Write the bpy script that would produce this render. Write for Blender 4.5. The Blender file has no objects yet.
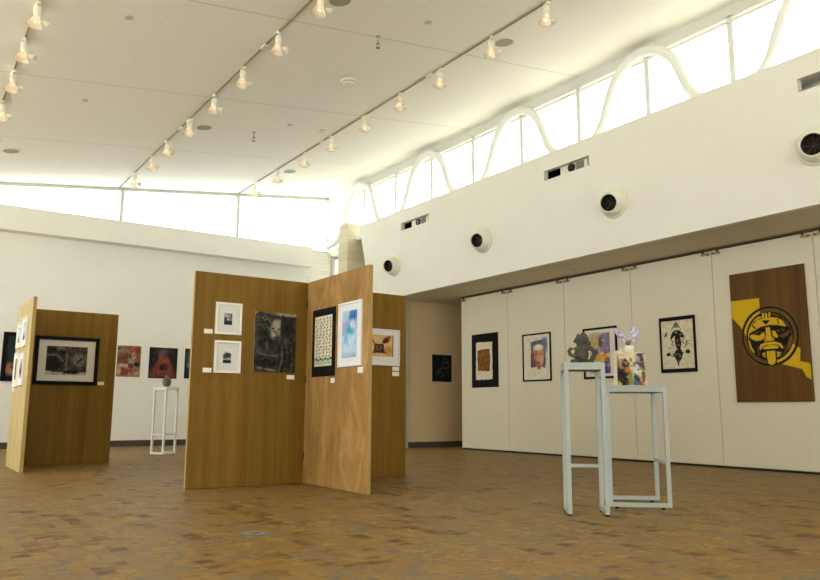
import bpy, bmesh, math, random
import numpy as np
from mathutils import Vector, Matrix
C = bpy.context.scene.collection
PI = math.pi
rng = np.random.default_rng(7)

# ------------------------------------------------------------------ materials
def lin(c):
    if isinstance(c, str):
        c = c.lstrip('#'); c = [int(c[i:i+2], 16)/255 for i in (0, 2, 4)]
    return tuple(x/12.92 if x <= .04045 else ((x+.055)/1.055)**2.4 for x in c)
def new_mat(name):
    m = bpy.data.materials.new(name); m.use_nodes = True
    nt = m.node_tree; nt.nodes.clear()
    out = nt.nodes.new('ShaderNodeOutputMaterial')
    return m, nt, out
def N(nt, kind, **kw):
    n = nt.nodes.new(kind)
    for k, v in kw.items():
        if k in n.inputs: n.inputs[k].default_value = v
        else: setattr(n, k, v)
    return n
def principled(nt, out, rough=.6, spec=.3, metal=0):
    p = N(nt, 'ShaderNodeBsdfPrincipled'); p.inputs['Roughness'].default_value = rough
    p.inputs['Specular IOR Level'].default_value = spec; p.inputs['Metallic'].default_value = metal
    nt.links.new(p.outputs[0], out.inputs[0]); return p
def flat(name, c, rough=.6, spec=.3, metal=0, var=.0, scale=8):
    m, nt, out = new_mat(name); p = principled(nt, out, rough, spec, metal)
    c = lin(c)
    if var:
        tc = N(nt, 'ShaderNodeTexCoord'); nz = N(nt, 'ShaderNodeTexNoise'); nz.inputs['Scale'].default_value = scale
        nz.inputs['Detail'].default_value = 4
        nt.links.new(tc.outputs['Object'], nz.inputs['Vector'])
        cr = N(nt, 'ShaderNodeValToRGB')
        cr.color_ramp.elements[0].position = .3; cr.color_ramp.elements[1].position = .7
        cr.color_ramp.elements[0].color = (*[x*(1-var) for x in c], 1)
        cr.color_ramp.elements[1].color = (*[min(1, x*(1+var)) for x in c], 1)
        nt.links.new(nz.outputs[0], cr.inputs[0]); nt.links.new(cr.outputs[0], p.inputs['Base Color'])
    else:
        p.inputs['Base Color'].default_value = (*c, 1)
    return m
def ramp(nt, stops, interp='LINEAR'):
    cr = N(nt, 'ShaderNodeValToRGB'); e = cr.color_ramp.elements; cr.color_ramp.interpolation = interp
    while len(e) < len(stops): e.new(.5)
    for el, (p, c) in zip(e, stops):
        el.position = p; el.color = (*lin(c), 1)
    return cr
def plywood(name, dark, mid, light, swirl=False, rough=.5):
    m, nt, out = new_mat(name); p = principled(nt, out, rough, .1)
    tc = N(nt, 'ShaderNodeTexCoord'); mp = N(nt, 'ShaderNodeMapping')
    mp.inputs['Scale'].default_value = (2.2, 2.2, .75) if swirl else (11, 11, .35)
    nt.links.new(tc.outputs['Object'], mp.inputs[0])
    nz = N(nt, 'ShaderNodeTexNoise'); nz.inputs['Scale'].default_value = 1.0
    nz.inputs['Detail'].default_value = 7; nz.inputs['Roughness'].default_value = .6
    nz.inputs['Distortion'].default_value = 2.2 if swirl else .25
    nt.links.new(mp.outputs[0], nz.inputs['Vector'])
    cr = ramp(nt, [(.28, dark), (.5, mid), (.74, light)])
    nt.links.new(nz.outputs[0], cr.inputs[0])
    mp2 = N(nt, 'ShaderNodeMapping'); mp2.inputs['Scale'].default_value = (150, 150, 3)
    nt.links.new(tc.outputs['Object'], mp2.inputs[0])
    n2 = N(nt, 'ShaderNodeTexNoise'); n2.inputs['Scale'].default_value = 1; n2.inputs['Detail'].default_value = 2
    nt.links.new(mp2.outputs[0], n2.inputs['Vector'])
    r2 = N(nt, 'ShaderNodeMapRange'); r2.inputs['From Min'].default_value = .3; r2.inputs['From Max'].default_value = .7
    r2.inputs['To Min'].default_value = .84; r2.inputs['To Max'].default_value = 1.1
    nt.links.new(n2.outputs[0], r2.inputs[0])
    mx = N(nt, 'ShaderNodeMix', data_type='RGBA', blend_type='MULTIPLY'); mx.inputs[0].default_value = 1
    nt.links.new(cr.outputs[0], mx.inputs[6]); nt.links.new(r2.outputs[0], mx.inputs[7])
    nt.links.new(mx.outputs[2], p.inputs['Base Color'])
    return m, nt, p, mx

PAINT = '#e9e6d8'
M = {}
M['paint'] = flat('white_wall_paint', PAINT, .75, .2, var=.015, scale=2)
M['paint2'] = flat('white_trim_paint', '#ece9dc', .6, .25)
M['panel'] = flat('cream_panel_paint', '#dad1b6', .6, .25, var=.012, scale=3)
M['dark'] = flat('dark_void', '#0c0a08', .9, .1)
M['base'] = flat('dark_baseboard', '#4b4138', .6, .3)
M['tube'] = flat('white_tube', '#e8e8e0', .45, .3)
M['white_metal'] = flat('white_powder_coat', '#a4a89c', .4, .4)
M['rubber'] = flat('black_rubber', '#141210', .7, .2)
M['track'] = flat('bronze_track', '#8a8268', .5, .4)
M['fixture'] = flat('cream_fixture', '#e6e3cc', .45, .4)
M['black_frame'] = flat('black_frame', '#0e0b09', .6, .12)
M['black_board'] = flat('black_mount_board', '#15130f', .8, .15)
M['white_frame'] = flat('white_frame', '#ece6d6', .45, .35)
M['grey_white'] = flat('off_white_mat', '#d9d6cb', .8, .15)
M['mat'] = flat('cream_mat_board', '#ded6c2', .85, .1)
M['card'] = flat('caption_card', '#ece6d2', .8, .15)
M['brass'] = flat('brass_hanger', '#9c8a5e', .35, .5, .7)
M['bolt'] = flat('dark_bolt', '#2a221a', .5, .4)
M['steel'] = flat('brushed_steel', '#7b7a70', .5, .4, .3, var=.15, scale=30)
M['speaker'] = flat('speaker_grille', '#a5a287', .7, .2)
M['stone_dark'] = flat('dark_grey_stone', '#4a463a', .75, .25, var=.35, scale=25)
M['vase'] = flat('brown_clay', '#6b5f50', .6, .3, var=.25, scale=30)
M['edge_ply'] = flat('plywood_edge', '#ab8c52', .6, .2, var=.1, scale=40)
M['lens'] = flat('black_lens', '#090808', .25, .5)
M['grille'] = flat('grey_grille', '#8b8673', .6, .3)
M['kraft'] = flat('fibre_paper', '#d8ccae', .9, .1, var=.1, scale=30)
M['patch'] = flat('woven_brown', '#7d5329', .9, .1, var=.5, scale=22)
M['ply'] = plywood('brown_plywood', '#6f5016', '#7b5b1d', '#896828')[0]
M['ply_light'] = plywood('pale_plywood', '#8c6536', '#a57e46', '#c19a64', True)[0]
M['ply_cream'] = plywood('cream_plywood', '#b39a62', '#bfa771', '#c9b37f', True)[0]

def stone(name, c1, c2, mortar, bw, rh):
    m, nt, out = new_mat(name); p = principled(nt, out, .85, .15)
    tc = N(nt, 'ShaderNodeTexCoord'); mp = N(nt, 'ShaderNodeMapping'); mp.inputs['Rotation'].default_value = (PI/2, 0, 0)
    nt.links.new(tc.outputs['Object'], mp.inputs[0])
    b = N(nt, 'ShaderNodeTexBrick'); b.inputs['Scale'].default_value = 1
    b.inputs['Brick Width'].default_value = bw; b.inputs['Row Height'].default_value = rh
    b.inputs['Mortar Size'].default_value = .006
    for k, c in (('Color1', c1), ('Color2', c2), ('Mortar', mortar)): b.inputs[k].default_value = (*lin(c), 1)
    nt.links.new(mp.outputs[0], b.inputs['Vector']); nt.links.new(b.outputs[0], p.inputs['Base Color'])
    return m
M['stone'] = stone('pale_limestone', '#d9cfb2', '#cfc4a4', '#bdb292', .6, .2)
M['brick'] = stone('whitewashed_brick', '#e6e1d0', '#dedac8', '#cfcab8', .4, .1)

def ceiling_mat():
    m, nt, out = new_mat('ceiling_board'); p = principled(nt, out, .8, .15)
    tc = N(nt, 'ShaderNodeTexCoord'); sx = N(nt, 'ShaderNodeSeparateXYZ'); nt.links.new(tc.outputs['Object'], sx.inputs[0])
    def line(sock, off, per):
        a = N(nt, 'ShaderNodeMath', operation='ADD'); a.inputs[1].default_value = -off + 100*per
        nt.links.new(sock, a.inputs[0])
        d = N(nt, 'ShaderNodeMath', operation='PINGPONG'); d.inputs[1].default_value = per/2
        nt.links.new(a.outputs[0], d.inputs[0])
        l = N(nt, 'ShaderNodeMath', operation='LESS_THAN'); l.inputs[1].default_value = .01
        nt.links.new(d.outputs[0], l.inputs[0]); return l
    a = line(sx.outputs[1], 8.36, 2.96); b = line(sx.outputs[0], 2.35, 2.86)
    mx = N(nt, 'ShaderNodeMath', operation='MAXIMUM'); nt.links.new(a.outputs[0], mx.inputs[0])
    h = N(nt, 'ShaderNodeMath', operation='MULTIPLY'); h.inputs[1].default_value = .14; nt.links.new(b.outputs[0], h.inputs[0])
    nt.links.new(h.outputs[0], mx.inputs[1])
    r = N(nt, 'ShaderNodeMix', data_type='RGBA'); r.inputs[6].default_value = (*lin('#f7f3e7'), 1); r.inputs[7].default_value = (*lin('#d6d2c1'), 1)
    nt.links.new(mx.outputs[0], r.inputs[0]); nt.links.new(r.outputs[2], p.inputs['Base Color'])
    return m
M['ceiling'] = ceiling_mat()

def floor_mat():
    m, nt, out = new_mat('clay_tile_floor'); p = principled(nt, out, .5, .22)
    tc = N(nt, 'ShaderNodeTexCoord'); mp = N(nt, 'ShaderNodeMapping'); mp.inputs['Rotation'].default_value = (0, 0, PI/2)
    nt.links.new(tc.outputs['Object'], mp.inputs[0])
    b = N(nt, 'ShaderNodeTexBrick'); b.inputs['Scale'].default_value = 1
    b.inputs['Brick Width'].default_value = .2; b.inputs['Row Height'].default_value = .1
    b.inputs['Mortar Size'].default_value = .0016; b.inputs['Mortar Smooth'].default_value = .3
    b.inputs['Color1'].default_value = (0, 0, 0, 1); b.inputs['Color2'].default_value = (1, 1, 1, 1)
    b.inputs['Mortar'].default_value = (.18, .18, .18, 1)
    nt.links.new(mp.outputs[0], b.inputs['Vector'])
    nz = N(nt, 'ShaderNodeTexNoise'); nz.inputs['Scale'].default_value = 9; nz.inputs['Detail'].default_value = 4
    mp2 = N(nt, 'ShaderNodeMapping'); mp2.inputs['Scale'].default_value = (.7, 1.3, 1)
    nt.links.new(tc.outputs['Object'], mp2.inputs[0]); nt.links.new(mp2.outputs[0], nz.inputs['Vector'])
    ad = N(nt, 'ShaderNodeMath', operation='MULTIPLY_ADD'); ad.inputs[1].default_value = .95
    nt.links.new(b.outputs[0], ad.inputs[0])
    sc = N(nt, 'ShaderNodeMath', operation='MULTIPLY_ADD'); sc.inputs[1].default_value = .9; sc.inputs[2].default_value = -.42
    nt.links.new(nz.outputs[0], sc.inputs[0]); nt.links.new(sc.outputs[0], ad.inputs[2])
    cr = ramp(nt, [(0, '#573e1b'), (.1, '#735626'), (.2, '#83622b'), (.32, '#8a6832'), (.42, '#6b5f4c'), (.5, '#8b6c34'),
                   (.6, '#846333'), (.68, '#645a4b'), (.76, '#896a37'), (.86, '#92702f'), (.94, '#715a35'), (1, '#957838')])
    nt.links.new(ad.outputs[0], cr.inputs[0])
    mo = N(nt, 'ShaderNodeMix', data_type='RGBA'); mo.inputs[7].default_value = (*lin('#6a4a26'), 1)
    f = N(nt, 'ShaderNodeMath', operation='MULTIPLY'); f.inputs[1].default_value = .75
    nt.links.new(b.outputs['Fac'], f.inputs[0]); nt.links.new(f.outputs[0], mo.inputs[0])
    nt.links.new(cr.outputs[0], mo.inputs[6]); nt.links.new(mo.outputs[2], p.inputs['Base Color'])
    return m
M['floor'] = floor_mat()

def glass_mat():
    m, nt, out = new_mat('window_glass')
    t = N(nt, 'ShaderNodeBsdfTransparent'); t.inputs[0].default_value = (.97, .985, .98, 1)
    g = N(nt, 'ShaderNodeBsdfGlossy'); g.inputs['Roughness'].default_value = .02
    lw = N(nt, 'ShaderNodeLayerWeight'); lw.inputs[0].default_value = .5
    pw = N(nt, 'ShaderNodeMath', operation='POWER'); pw.inputs[1].default_value = 4
    nt.links.new(lw.outputs['Facing'], pw.inputs[0])
    fr = N(nt, 'ShaderNodeMath', operation='MULTIPLY_ADD'); fr.inputs[1].default_value = .6; fr.inputs[2].default_value = .04
    nt.links.new(pw.outputs[0], fr.inputs[0])
    mx = N(nt, 'ShaderNodeMixShader')
    nt.links.new(fr.outputs[0], mx.inputs[0]); nt.links.new(t.outputs[0], mx.inputs[1]); nt.links.new(g.outputs[0], mx.inputs[2])
    nt.links.new(mx.outputs[0], out.inputs[0]); return m
M['glass'] = glass_mat()
def shade_mat():
    m, nt, out = new_mat('pale_glass_shade')
    t = N(nt, 'ShaderNodeBsdfTransparent'); t.inputs[0].default_value = (1, .95, .85, 1)
    d = N(nt, 'ShaderNodeBsdfTranslucent'); d.inputs[0].default_value = (*lin('#fbefdc'), 1)
    g = N(nt, 'ShaderNodeBsdfDiffuse'); g.inputs[0].default_value = (*lin('#f4ecda'), 1)
    a = N(nt, 'ShaderNodeMixShader'); a.inputs[0].default_value = .5
    b = N(nt, 'ShaderNodeMixShader'); b.inputs[0].default_value = .72
    nt.links.new(d.outputs[0], a.inputs[1]); nt.links.new(g.outputs[0], a.inputs[2])
    nt.links.new(t.outputs[0], b.inputs[1]); nt.links.new(a.outputs[0], b.inputs[2])
    nt.links.new(b.outputs[0], out.inputs[0]); return m
M['shade'] = shade_mat()
def bulb_mat():
    m, nt, out = new_mat('warm_lamp'); e = N(nt, 'ShaderNodeEmission')
    e.inputs[0].default_value = (1, .87, .68, 1); e.inputs[1].default_value = 2.8
    nt.links.new(e.outputs[0], out.inputs[0]); return m
M['bulb'] = bulb_mat()
def print_mat():
    m, nt, out = new_mat('printed_art'); p = principled(nt, out, .7, .2)
    a = N(nt, 'ShaderNodeAttribute', attribute_name='ink'); nt.links.new(a.outputs['Color'], p.inputs['Base Color']); return m
M['print'] = print_mat()
def board_mat():
    m, nt, p, mx = plywood('painted_wood_board', '#553811', '#614217', '#704f20')
    m.name = 'painted_wood_board'
    a = N(nt, 'ShaderNodeAttribute', attribute_name='ink')
    k = N(nt, 'ShaderNodeMix', data_type='RGBA')
    nt.links.new(a.outputs['Alpha'], k.inputs[0]); nt.links.new(mx.outputs[2], k.inputs[6]); nt.links.new(a.outputs['Color'], k.inputs[7])
    nt.links.new(k.outputs[2], p.inputs['Base Color']); return m
M['board'] = board_mat()

# ------------------------------------------------------------------ mesh helpers
class MB:
    def __init__(s): s.b = bmesh.new()
    def box(s, x0, x1, y0, y1, z0, z1, mi=0, T=None):
        vs = [s.b.verts.new((x, y, z)) for x in (x0, x1) for y in (y0, y1) for z in (z0, z1)]
        if T is not None:
            for v in vs: v.co = T @ v.co
        for q in ((0,1,3,2),(4,6,7,5),(0,4,5,1),(2,3,7,6),(0,2,6,4),(1,5,7,3)):
            f = s.b.faces.new([vs[i] for i in q]); f.material_index = mi
        return s
    def prism(s, pts, axis, a0, a1, mi=0):
        # pts 2-D polygon in the other two axes (x,z for axis y; y,z for axis x; x,y for axis z)
        def P(p, a): return {'y': (p[0], a, p[1]), 'x': (a, p[0], p[1]), 'z': (p[0], p[1], a)}[axis]
        A = [s.b.verts.new(P(p, a0)) for p in pts]; B = [s.b.verts.new(P(p, a1)) for p in pts]
        n = len(pts); fs = [s.b.faces.new(A), s.b.faces.new(B[::-1])]
        for i in range(n): fs.append(s.b.faces.new([A[i], B[i], B[(i+1) % n], A[(i+1) % n]]))
        for f in fs: f.material_index = mi
        return s
    def lathe(s, prof, n=24, T=None, mi=0, cap0=True, cap1=True, smooth=True):
        # prof: list of (r, h), axis local z
        rings = []
        for r, h in prof:
            ring = []
            for i in range(n):
                a = 2*PI*i/n; co = Vector((r*math.cos(a), r*math.sin(a), h))
                ring.append(s.b.verts.new(T @ co if T is not None else co))
            rings.append(ring)
        for A, B in zip(rings, rings[1:]):
            for i in range(n):
                f = s.b.faces.new([A[i], A[(i+1) % n], B[(i+1) % n], B[i]]); f.material_index = mi; f.smooth = smooth
        if cap0: s.b.faces.new(rings[0][::-1]).material_index = mi
        if cap1: s.b.faces.new(rings[-1]).material_index = mi
        return s
    def cyl(s, p0, p1, r, n=16, mi=0, r1=None):
        p0, p1 = Vector(p0), Vector(p1); d = p1-p0
        T = Matrix.Translation(p0) @ d.to_track_quat('Z', 'Y').to_matrix().to_4x4()
        return s.lathe([(r, 0), (r if r1 is None else r1, d.length)], n, T, mi)
    def bar(s, p0, p1, w, h=None, up=(0, 0, 1)):
        h = w if h is None else h
        p0, p1 = Vector(p0), Vector(p1); d = (p1-p0); L = d.length; d = d/L
        u = Vector(up)
        if abs(u.dot(d)) > .95: u = Vector((0, 1, 0))
        sd = d.cross(u).normalized(); u = sd.cross(d)
        T = Matrix((( d.x, sd.x, u.x, p0.x), (d.y, sd.y, u.y, p0.y), (d.z, sd.z, u.z, p0.z), (0, 0, 0, 1)))
        return s.box(0, L, -w/2, w/2, -h/2, h/2, T=T)
    def tube(s, pts, r, n=12, mi=0):
        pts = [Vector(p) for p in pts]; rings = []
        for i, p in enumerate(pts):
            t = (pts[min(i+1, len(pts)-1)]-pts[max(i-1, 0)]).normalized()
            u = Vector((1, 0, 0)) if abs(t.x) < .9 else Vector((0, 0, 1))
            a = t.cross(u).normalized(); b = t.cross(a)
            rr = r[i] if isinstance(r, (list, tuple)) else r
            rings.append([s.b.verts.new(p+rr*(a*math.cos(2*PI*k/n)+b*math.sin(2*PI*k/n))) for k in range(n)])
        for A, B in zip(rings, rings[1:]):
            for k in range(n):
                f = s.b.faces.new([A[k], A[(k+1) % n], B[(k+1) % n], B[k]]); f.smooth = True; f.material_index = mi
        s.b.faces.new(rings[0][::-1]); s.b.faces.new(rings[-1]); return s
    def blob(s, c, r, rot=None, seg=16):
        T = Matrix.Translation(c)
        if rot: T = T @ Matrix.Rotation(rot, 4, 'Y')
        T = T @ Matrix.Diagonal((*(r if hasattr(r, '__len__') else (r, r, r)), 1))
        bmesh.ops.create_uvsphere(s.b, u_segments=seg, v_segments=seg//2+2, radius=1, matrix=T); return s
    def build(s, name, mats, parent=None, bevel=0, loc=None, rotz=0):
        bmesh.ops.recalc_face_normals(s.b, faces=s.b.faces[:])
        me = bpy.data.meshes.new(name); s.b.to_mesh(me); s.b.free()
        if not isinstance(mats, (list, tuple)): mats = [mats]
        for m in mats: me.materials.append(m)
        o = bpy.data.objects.new(name, me); C.objects.link(o)
        if parent is not None: o.parent = parent
        if loc is not None: o.location = loc
        if rotz: o.rotation_euler = (0, 0, rotz)
        if bevel:
            b = o.modifiers.new('bevel', 'BEVEL'); b.width = bevel; b.segments = 2; b.limit_method = 'ANGLE'
        return o
def thing(name, label, cat, loc=(0, 0, 0), rotz=0, group=None):
    o = bpy.data.objects.new(name, None); C.objects.link(o); o.empty_display_size = .1
    o.location = loc; o.rotation_euler = (0, 0, rotz); return tag(o, label, cat, group)
def tag(o, label, cat, group=None):
    o['label'] = label; o['category'] = cat
    if group: o['group'] = group
    return o
def struct(name, mb, mat, parent=None, bevel=0):
    o = mb.build(name, mat, parent, bevel)
    if parent is None: o['kind'] = 'structure'
    return o
def dup(root, loc, rotz, label):
    r = root.copy(); C.objects.link(r); r.location = loc; r.rotation_euler = (0, 0, rotz); r['label'] = label
    for ch in list(root.children):
        c = ch.copy(); C.objects.link(c); c.parent = r
        for g in ch.children:
            d = g.copy(); C.objects.link(d); d.parent = c
    return r

# ------------------------------------------------------------------ painted art (a real print: colours per vertex)
class Art:
    def __init__(s, nx, ny, bg, alpha=1):
        s.nx, s.ny = nx, ny; s.asp = nx/ny
        s.a = np.zeros((ny, nx, 4)); s.a[..., :3] = s.c(bg); s.a[..., 3] = alpha
        s.U, s.V = np.meshgrid(np.linspace(0, 1, nx), np.linspace(0, 1, ny))
    def c(s, c):
        if isinstance(c, str): c = c.lstrip('#'); return np.array([int(c[i:i+2], 16)/255 for i in (0, 2, 4)])
        return np.array(c)
    def put(s, m, c, al=1, A=1):
        m = (np.clip(m, 0, 1)*al)[..., None]; s.a = s.a*(1-m)+m*np.array([*s.c(c), A]); return s
    def ell(s, x, y, rx, ry, c, soft=.25, al=1, rot=0, A=1):
        dx, dy = (s.U-x)*s.asp, s.V-y; ca, sa = math.cos(rot), math.sin(rot)
        d = np.sqrt(((dx*ca+dy*sa)/(rx*s.asp))**2+((-dx*sa+dy*ca)/ry)**2)
        return s.put((1-d)/soft+.5, c, al, A)
    def polymask(s, pts):
        m = np.zeros_like(s.U, bool); n = len(pts)
        for i in range(n):
            (x0, y0), (x1, y1) = pts[i], pts[(i+1) % n]
            if y0 == y1: continue
            m ^= ((s.V < y0) != (s.V < y1)) & (s.U < (x1-x0)*(s.V-y0)/(y1-y0)+x0)
        return m.astype(float)
    def poly(s, pts, c, al=1, A=1): return s.put(s.polymask(pts), c, al, A)
    def rect(s, x0, x1, y0, y1, c, al=1): return s.put(((s.U >= x0) & (s.U <= x1) & (s.V >= y0) & (s.V <= y1))*1., c, al)
    def seg(s, pts, w, c, al=1, A=1):
        d = np.full_like(s.U, 9.)
        for (x0, y0), (x1, y1) in zip(pts, pts[1:]):
            ax, ay, bx, by = x0*s.asp, y0, x1*s.asp, y1; L = (bx-ax)**2+(by-ay)**2+1e-9
            t = np.clip(((s.U*s.asp-ax)*(bx-ax)+(s.V-ay)*(by-ay))/L, 0, 1)
            d = np.minimum(d, np.hypot(s.U*s.asp-ax-t*(bx-ax), s.V-ay-t*(by-ay)))
        return s.put((w/2-d)*s.ny+.5, c, al, A)
    def field(s, k):
        g = rng.random((int(k)+2, max(2, int(k*s.asp))+2)); y = s.V*(g.shape[0]-1.001); x = s.U*(g.shape[1]-1.001)
        i, j = y.astype(int), x.astype(int); f, h = y-i, x-j
        return (g[i, j]*(1-f)*(1-h)+g[i, j+1]*(1-f)*h+g[i+1, j]*f*(1-h)+g[i+1, j+1]*f*h)
    def noise(s, k, amp):
        n = (s.field(k)-.5)*2*amp; s.a[..., :3] = np.clip(s.a[..., :3]+n[..., None], 0, 1); return s
    def blot(s, k, th, c, soft=.12, al=1): return s.put((s.field(k)-th)/soft, c, al)
    def build(s, name, w, h, parent, y, x=0, z=0, mat=None):
        me = bpy.data.meshes.new(name)
        V = np.stack([x+(s.U-.5)*w, np.full_like(s.U, y), z+(.5-s.V)*h], -1).reshape(-1, 3)
        i = np.arange(s.nx*s.ny).reshape(s.ny, s.nx)
        F = np.stack([i[1:, :-1], i[1:, 1:], i[:-1, 1:], i[:-1, :-1]], -1).reshape(-1, 4)
        me.from_pydata(V.tolist(), [], F.tolist())
        at = me.color_attributes.new('ink', 'FLOAT_COLOR', 'POINT')
        col = s.a.copy(); r = np.clip(col[..., :3], 0, 1); col[..., :3] = np.where(r <= .04045, r/12.92, ((r+.055)/1.055)**2.4)
        at.data.foreach_set('color', col.reshape(-1).astype(np.float32))
        me.materials.append(mat or M['print'])
        o = bpy.data.objects.new(name, me); C.objects.link(o); o.parent = parent
        return o

# ------------------------------------------------------------------ measures of the hall
ZA, ZB = 5.342, .1217                     # underside of the sloping ceiling: z = ZA + ZB x
def zc(x): return ZA+ZB*x
XL, XG, XP, XF = -4.5, 9.22, 10.0, 8.87   # left wall, clerestory glass, partition face, fascia face
YB, YW, YG = -5.0, 17.25, 17.45           # rear wall, back wall face, back glass

f = MB().box(XL-.2, 12, YB-.2, YW+.4, -.1, 0); struct('floor', f, M['floor'])
b = MB().prism([(XL-.4, zc(XL-.4)), (10.1, zc(10.1)), (10.1, zc(10.1)+.15), (XL-.4, zc(XL-.4)+.15)], 'y', YB-.4, 18.6)
struct('ceiling', b, M['ceiling'])

# back wall below its clerestory, with the projecting ledge
struct('wall_back', MB().box(XL, 8.5, YW, YW+.3, 0, 4.86), M['paint'])
struct('trim_1', MB().box(XL, 8.52, 16.95, YW, 4.42, 4.93).box(XL, 8.5, YW, YW+.3, 4.86, 4.93), M['paint'])
struct('wall_corner', MB().box(8.5, 9.32, YW, YW+.3, 0, 4.9), M['brick'])
struct('wall_column', MB().box(8.72, 9.3, 15.5, 15.95, 0, 5.31), M['stone'])
struct('baseboard_back', MB().box(XL, 8.72, YW-.02, YW, 0, .13), M['base'])

# side strip between stone column and back corner
struct('trim_2', MB().box(XG-.04, XG+.12, 15.95, YW+.2, 4.82, 5.0), M['paint2'])
struct('wall_side', MB().box(XG, XG+.12, 13.9, 16.45, 0, 4.82).box(XG, XG+.12, 13.9, 15.5, 4.82, 5.0), M['paint'])

# fascia above the partition wall, two long openings cut through it
fa = MB(); ex = lambda z: 14.62+(z-3.25)/(5.17-3.25)*.58
x0, x1 = XF, XF+.1
opens = [(3.5, 4.53), (7.93, 8.95), (12.36, 13.39)]
fa.prism([(YB, 3.25), (ex(3.25), 3.25), (ex(4.705), 4.705), (YB, 4.705)], 'x', x0, x1)
fa.prism([(YB, 4.875), (ex(4.875), 4.875), (ex(5.17), 5.17), (YB, 5.17)], 'x', x0, x1)
ys = [YB]+[v for o in opens for v in o]
for a, c in zip(ys[0::2], ys[1::2]): fa.box(x0, x1, a, c, 4.705, 4.875)
fa.prism([(opens[-1][1], 4.705), (ex(4.705), 4.705), (ex(4.875), 4.875), (opens[-1][1], 4.875)], 'x', x0, x1)
struct('wall_right_fascia', fa, M['paint'])
struct('trim_3', MB().box(XF+.1, XG+.12, YB, 15.5, 4.9, 4.96), M['paint2'])
struct('wall_right_upper', MB().box(XG+.02, XG+.12, YB, 13.9, 3.4, 4.9), M['paint'])
struct('trim_4', MB().box(XF+.1, 12, YB, 14.62, 3.25, 3.4), M['panel'])            # soffit
struct('trim_5', MB().box(XG+.12, 16, YB-1, 24, 4.75, 4.9), flat('grey_roof_membrane', '#b3b1a6', .85, .15))            # lower roof outside
# dark wall added to stop light leaking between partitions, and the recess beside them
struct('light_block_right', MB().box(XP+.12, XP+.22, YB, 12.72, 0, 3.25), M['dark'])
M['tan'] = flat('tan_recess_paint', '#cfb587', .7, .2)
struct('wall_recess', MB().box(9.25, 12, 13.75, 13.9, 0, 3.25), M['tan'])
struct('wall_recess_end', MB().box(11.9, 12, 12.6, 13.75, 0, 3.25), M['panel'])
struct('trim_6', MB().box(9.2, 9.3, 13.7, 13.75, 0, 3.25), M['white_metal'])
struct('baseboard_right', MB().box(9.3, 11.9, 13.73, 13.75, 0, .12), M['base'])
# unseen sides of the hall: openings sized for the daylight they let in
def glazed(name, z0, z1):                              # high open band along the left side, sized for daylight
    m = MB().box(XL-.15, XL, YB, YW, 0, z0).box(XL-.15, XL, YB, YW, z1, 4.85).box(XL-.15, XL, YB, 2.0, z0, z1)
    for i in range(6): m.box(XL-.15, XL, 2+i*3.04-.05, 2+i*3.04+.05, z0, z1)
    return struct(name, m, M['paint'])
glazed('wall_left', 1.5, 4.6)
struct('bounce_ground', MB().box(-22, XL-.2, YB-14, YW+8, -.2, -.1).box(XL-.2, 24, YB-14, YB-.2, -.2, -.1), flat('pale_bounce_ground', '#dedacc', .8, .2))   # unseen ground added outside to bounce sunlight up to the ceiling
fw_ = MB().box(XL, XP+.2, YB-.15, YB, 0, 1.5).box(XL, XP+.2, YB-.15, YB, 4.6, 4.72)  # unseen; open band sized for the light on ceiling and screens
for i in range(6): fw_.box(XL+i*2.9-.06, XL+i*2.9+.06, YB-.15, YB, 1.5, 4.6)
struct('wall_front', fw_, M['paint'])
struct('light_block_recess', MB().box(XP+.22, 12, 12.6, 12.7, 0, 3.25), M['panel'])  # unseen wall added to keep daylight from leaking into the recess
struct('trim_7', MB().prism([(XL, 4.7), (XP, 4.7), (XP, zc(XP)), (XL, zc(XL))], 'y', YB-.15, YB), M['paint'])

# ------------------------------------------------------------------ clerestory glazing
wn = [0]
M['alu'] = flat('pale_grey_window_frame', '#bebdb2', .5, .3)
M['railm'] = flat('brown_rail', '#64543a', .6, .3)
M['side_frame'] = flat('pale_white_window_frame', '#dad9d0', .5, .3)
def window(build_frame, build_pane, mat=None):
    wn[0] += 1
    w = bpy.data.objects.new('window_%d' % wn[0], None); C.objects.link(w); w['kind'] = 'structure'
    m = MB(); build_frame(m); m.build('frame', mat or M['alu'], w)
    m = MB(); build_pane(m); m.build('pane', M['glass'], w)
bx = [-4.4, -1.66, 1.11, 3.88, 6.65, XG]
for a, c in zip(bx, bx[1:]):
    if zc(a) < 4.95: a = -3.2
    def fr(m, a=a, c=c):
        m.box(c-.035, c+.035, YG-.06, YG+.06, 4.9, zc(c)-.01)
        m.prism([(a, zc(a)-.07), (c, zc(c)-.07), (c, zc(c)), (a, zc(a))], 'y', YG-.05, YG+.05)
        m.box(a, c, YG-.04, YG+.04, 4.93, 4.97)
    def pn(m, a=a, c=c): m.prism([(a, 4.95), (c, 4.95), (c, zc(c)-.03), (a, zc(a)-.03)], 'y', YG, YG+.008)
    window(fr, pn)
my = [17.4]+[15.52-1.423*i for i in range(15)]
for c, a in zip(my, my[1:]):
    def fr(m, a=a, c=c):
        m.box(XG-.04, XG+.05, a-.04, a+.04, 4.96, 6.3)
        m.box(XG-.04, XG+.06, a, c, 6.28, 6.46)
        m.box(XG-.05, XG+.05, a, c, 6.19, 6.225)
        m.box(XG-.03, XG+.05, a, c, 4.96, 5.0)
    def pn(m, a=a, c=c): m.box(XG, XG+.008, a, c, 4.98, 6.3)
    window(fr, pn, M['side_frame'])
def fr(m): m.box(XG+.02, XG+.1, 16.45, 16.52, 0, 4.82).box(XG+.02, XG+.1, 17.2, 17.25, 0, 4.82).box(XG+.02, XG+.1, 16.83, 16.87, 0, 4.82)
def pn(m): m.box(XG+.05, XG+.058, 16.45, 17.25, 0, 4.82)
window(fr, pn)

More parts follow.
